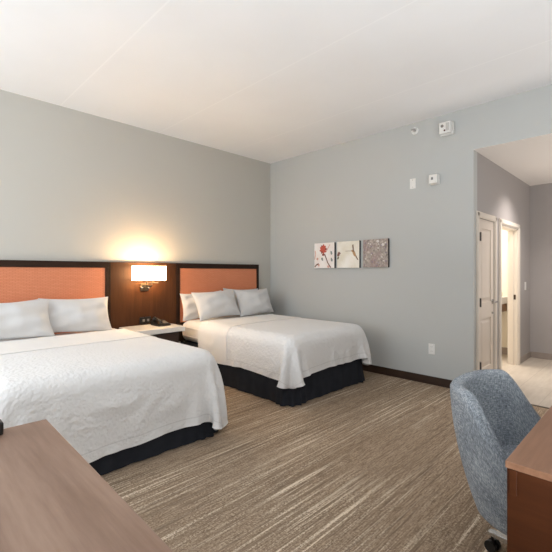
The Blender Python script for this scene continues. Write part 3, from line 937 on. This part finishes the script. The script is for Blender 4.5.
# ------------------------------------------------------------------ barrel desk chair
def barrel_chair(cx, cy, yaw):
    t = thing('desk_chair', 'blue-grey upholstered barrel chair on castors pulled up to the desk', 'chair', (cx, cy, 0))
    A = R(108); NA, NV = 64, 20
    ZB0 = .285
    def spow(v, e): return math.copysign(abs(v)**e, v)
    def H(phi):
        a = abs(math.degrees(phi))
        s = min(1, max(0, (a-50)/(98-50))); s = s*s*(3-2*s)
        return .838-.30*s
    def pt(phi, v, off):
        z = ZB0+(H(phi)-ZB0)*v
        f = (z-ZB0)/(.84-ZB0)
        w = .245+.095*(1-(1-min(1, f/.8))**2)-off
        d = .245+.108*(1-(1-min(1, f/.95))**1.6)-off
        e = 2/2.5
        return Vector((w*spow(math.sin(phi), e), d*spow(math.cos(phi), e) if math.cos(phi) > 0 else d*1.6*math.cos(phi), z))
    rot = Matrix.Rotation(R(yaw), 4, 'Z'); org = Vector((cx, cy, 0))
    T_ = lambda p: org + rot @ p
    bm = nb(); uvl = bm.loops.layers.uv.new('UVMap')
    rows = []
    th = .058
    # profile: outer from the bottom up, over a rounded rim, down the inner face
    prof = [(k/NV*.965, 0) for k in range(NV)]
    prof += [(.965, .0), (.985, .006), (1.0, .02), (1.0, th-.02), (.985, th-.006), (.965, th)]
    prof += [(.965-.70*k/14, th) for k in range(1, 15)]
    for q, (v, off) in enumerate(prof):
        row = []
        for i in range(NA+1):
            phi = -A+2*A*i/NA
            # the free front ends are rounded by drawing the shell together there
            endt = min(1, min(i, NA-i)/3)
            o2 = th/2+(off-th/2)*math.sqrt(1-(1-endt)**2) if endt < 1 else off
            row.append((bm.verts.new(T_(pt(phi, v, o2))), phi*.33, q*.028))
        rows.append(row)
    for a, b in zip(rows, rows[1:]):
        for i in range(NA):
            vs = (a[i], a[i+1], b[i+1], b[i])
            f = bm.faces.new([x[0] for x in vs]); f.smooth = True
            for lp, x in zip(f.loops, vs): lp[uvl].uv = (x[1], x[2])
    # underside bowl closing the shell
    low = [x for x in rows[0]]
    prev = low
    for k, (sc, z) in enumerate(((.93, ZB0-.018), (.75, ZB0-.030), (.4, ZB0-.034))):
        cur = [(bm.verts.new(T_(Vector((pt(-A+2*A*i/NA, 0, 0).x*sc, pt(-A+2*A*i/NA, 0, 0).y*sc, z)))), x[1]*sc, -.03*(k+1)) for i, x in enumerate(low)]
        for i in range(NA):
            vs = (cur[i], cur[i+1], prev[i+1], prev[i])
            f = bm.faces.new([x[0] for x in vs]); f.smooth = True
            for lp, x in zip(f.loops, vs): lp[uvl].uv = (x[1], x[2])
        prev = cur
    bm.faces.new([x[0] for x in prev])
    obj('shell', bm, M['chair'], t, smooth=True)
    # seat cushion
    bm = nb(); uvl = bm.loops.layers.uv.new('UVMap')
    rings = []
    for sc, z in ((.80, .37), (.98, .385), (1.0, .43), (.985, .468), (.92, .484), (.7, .490), (.3, .492)):
        rings.append([(bm.verts.new(T_(Vector((.262*sc*spow(math.cos(a), .75), -.035+.285*sc*spow(math.sin(a), .75), z)))), math.cos(a)*.26*sc, math.sin(a)*.26*sc+z) for a in [2*math.pi*k/48 for k in range(48)]])
    for a, b in zip(rings, rings[1:]):
        for i in range(48):
            j = (i+1) % 48
            vs = (a[i], a[j], b[j], b[i])
            f = bm.faces.new([x[0] for x in vs]); f.smooth = True
            for lp, x in zip(f.loops, vs): lp[uvl].uv = (x[1], x[2])
    bm.faces.new([x[0] for x in rings[-1]]); bm.faces.new([x[0] for x in rings[0]][::-1])
    obj('seat', bm, M['chair'], t, smooth=True)
    # column and five-star base
    bm = nb()
    lathe(bm, T_(Vector((0, 0, .075))), (0, 0, 1), [(.03, 0), (.034, .01), (.034, .06), (.022, .065), (.022, .21), (.05, .215), (.09, .228)])
    col = obj('column', bm, M['chrome'], t, smooth=True)
    for k in range(5):
        a = R(76+72*k)
        d = Vector((math.cos(a), math.sin(a), 0)); s = Vector((-d.y, d.x, 0))
        bm = nb(); secs = []
        for r_, hw, zt, zb in ((.02, .026, .125, .085), (.13, .021, .110, .080), (.224, .016, .096, .074), (.236, .013, .093, .078)):
            secs.append([bm.verts.new(T_(d*r_+s*hw*q+Vector((0, 0, z)))) for q, z in ((-1, zb), (1, zb), (1, zt), (-1, zt))])
        for p, q in zip(secs, secs[1:]):
            for i in range(4): bm.faces.new((p[i], p[(i+1) % 4], q[(i+1) % 4], q[i]))
        bm.faces.new(secs[0]); bm.faces.new(secs[-1][::-1])
        bmesh.ops.bevel(bm, geom=list(bm.edges), offset=.004, segments=2, affect='EDGES')
        leg = obj('leg', bm, M['chrome'], t)
        bm = nb(); c = d*.216
        for q in (-1, 1):
            p0 = T_(c+s*q*.008+Vector((0, 0, .027))); p1 = T_(c+s*q*.026+Vector((0, 0, .027)))
            cyl(bm, p0, p1, .027, seg=20)
        cyl(bm, T_(c+Vector((0, 0, .03))), T_(c+Vector((0, 0, .078))), .008, seg=10)
        obj('castor', bm, M['black_plastic'], leg)
    return t
barrel_chair(2.02, .378, 0)

# ------------------------------------------------------------------ lights
def area(name, loc, rot, sx, sy, e, col=(1, 1, 1), spread=180):
    d = bpy.data.lights.new(name, 'AREA'); d.shape = 'RECTANGLE'; d.size = sx; d.size_y = sy; d.energy = e; d.color = col; d.spread = R(spread)
    o = bpy.data.objects.new(name, d); C.objects.link(o); o.location = loc; o.rotation_euler = rot
    return o
area('window_daylight', (XL+.03, 3.32, 1.78), (R(90), 0, R(-90)), 2.3, 1.95, 55, (.88, .95, 1.0))
area('bounce_fill', (.3, -.95, .35), (R(180), 0, 0), 2.6, 1.0, 128, (.91, .96, 1.0))  # unseen fill lamp added behind the camera, facing up to brighten the ceiling
# hall downlight and bathroom light
d = bpy.data.lights.new('hall_downlight', 'SPOT'); d.energy = 95; d.color = (1, .93, .87); d.spot_size = R(125); d.spot_blend = 1; d.shadow_soft_size = .08
o = bpy.data.objects.new('hall_downlight', d); C.objects.link(o); o.location = (5.9, 1.0, ZH-.03)
area('hall_fill', (5.9, -.3, .5), (R(180), 0, 0), 1.6, .7, 20, (1, .96, .93))
area('bathroom_light', (6.4, 2.4, 2.45), (0, 0, 0), .9, .9, 36, (1, .95, .87))

w = bpy.data.worlds.new('daylight'); bpy.context.scene.world = w; w.use_nodes = True
w.node_tree.nodes['Background'].inputs['Color'].default_value = (.85, .93, 1, 1)
w.node_tree.nodes['Background'].inputs['Strength'].default_value = 1.0

# ------------------------------------------------------------------ camera
cd = bpy.data.cameras.new('camera'); cam = bpy.data.objects.new('camera', cd); C.objects.link(cam)
cam.location = (0, 0, 1.35); cam.rotation_euler = (R(90), 0, R(-45))
cd.sensor_width = 36; cd.lens = 36*388/552; cd.shift_y = -4/552; cd.clip_start = .02
sc = bpy.context.scene; sc.camera = cam
sc.view_settings.view_transform = 'Standard'
sc.view_settings.look = 'None'
sc.view_settings.exposure = 0.13
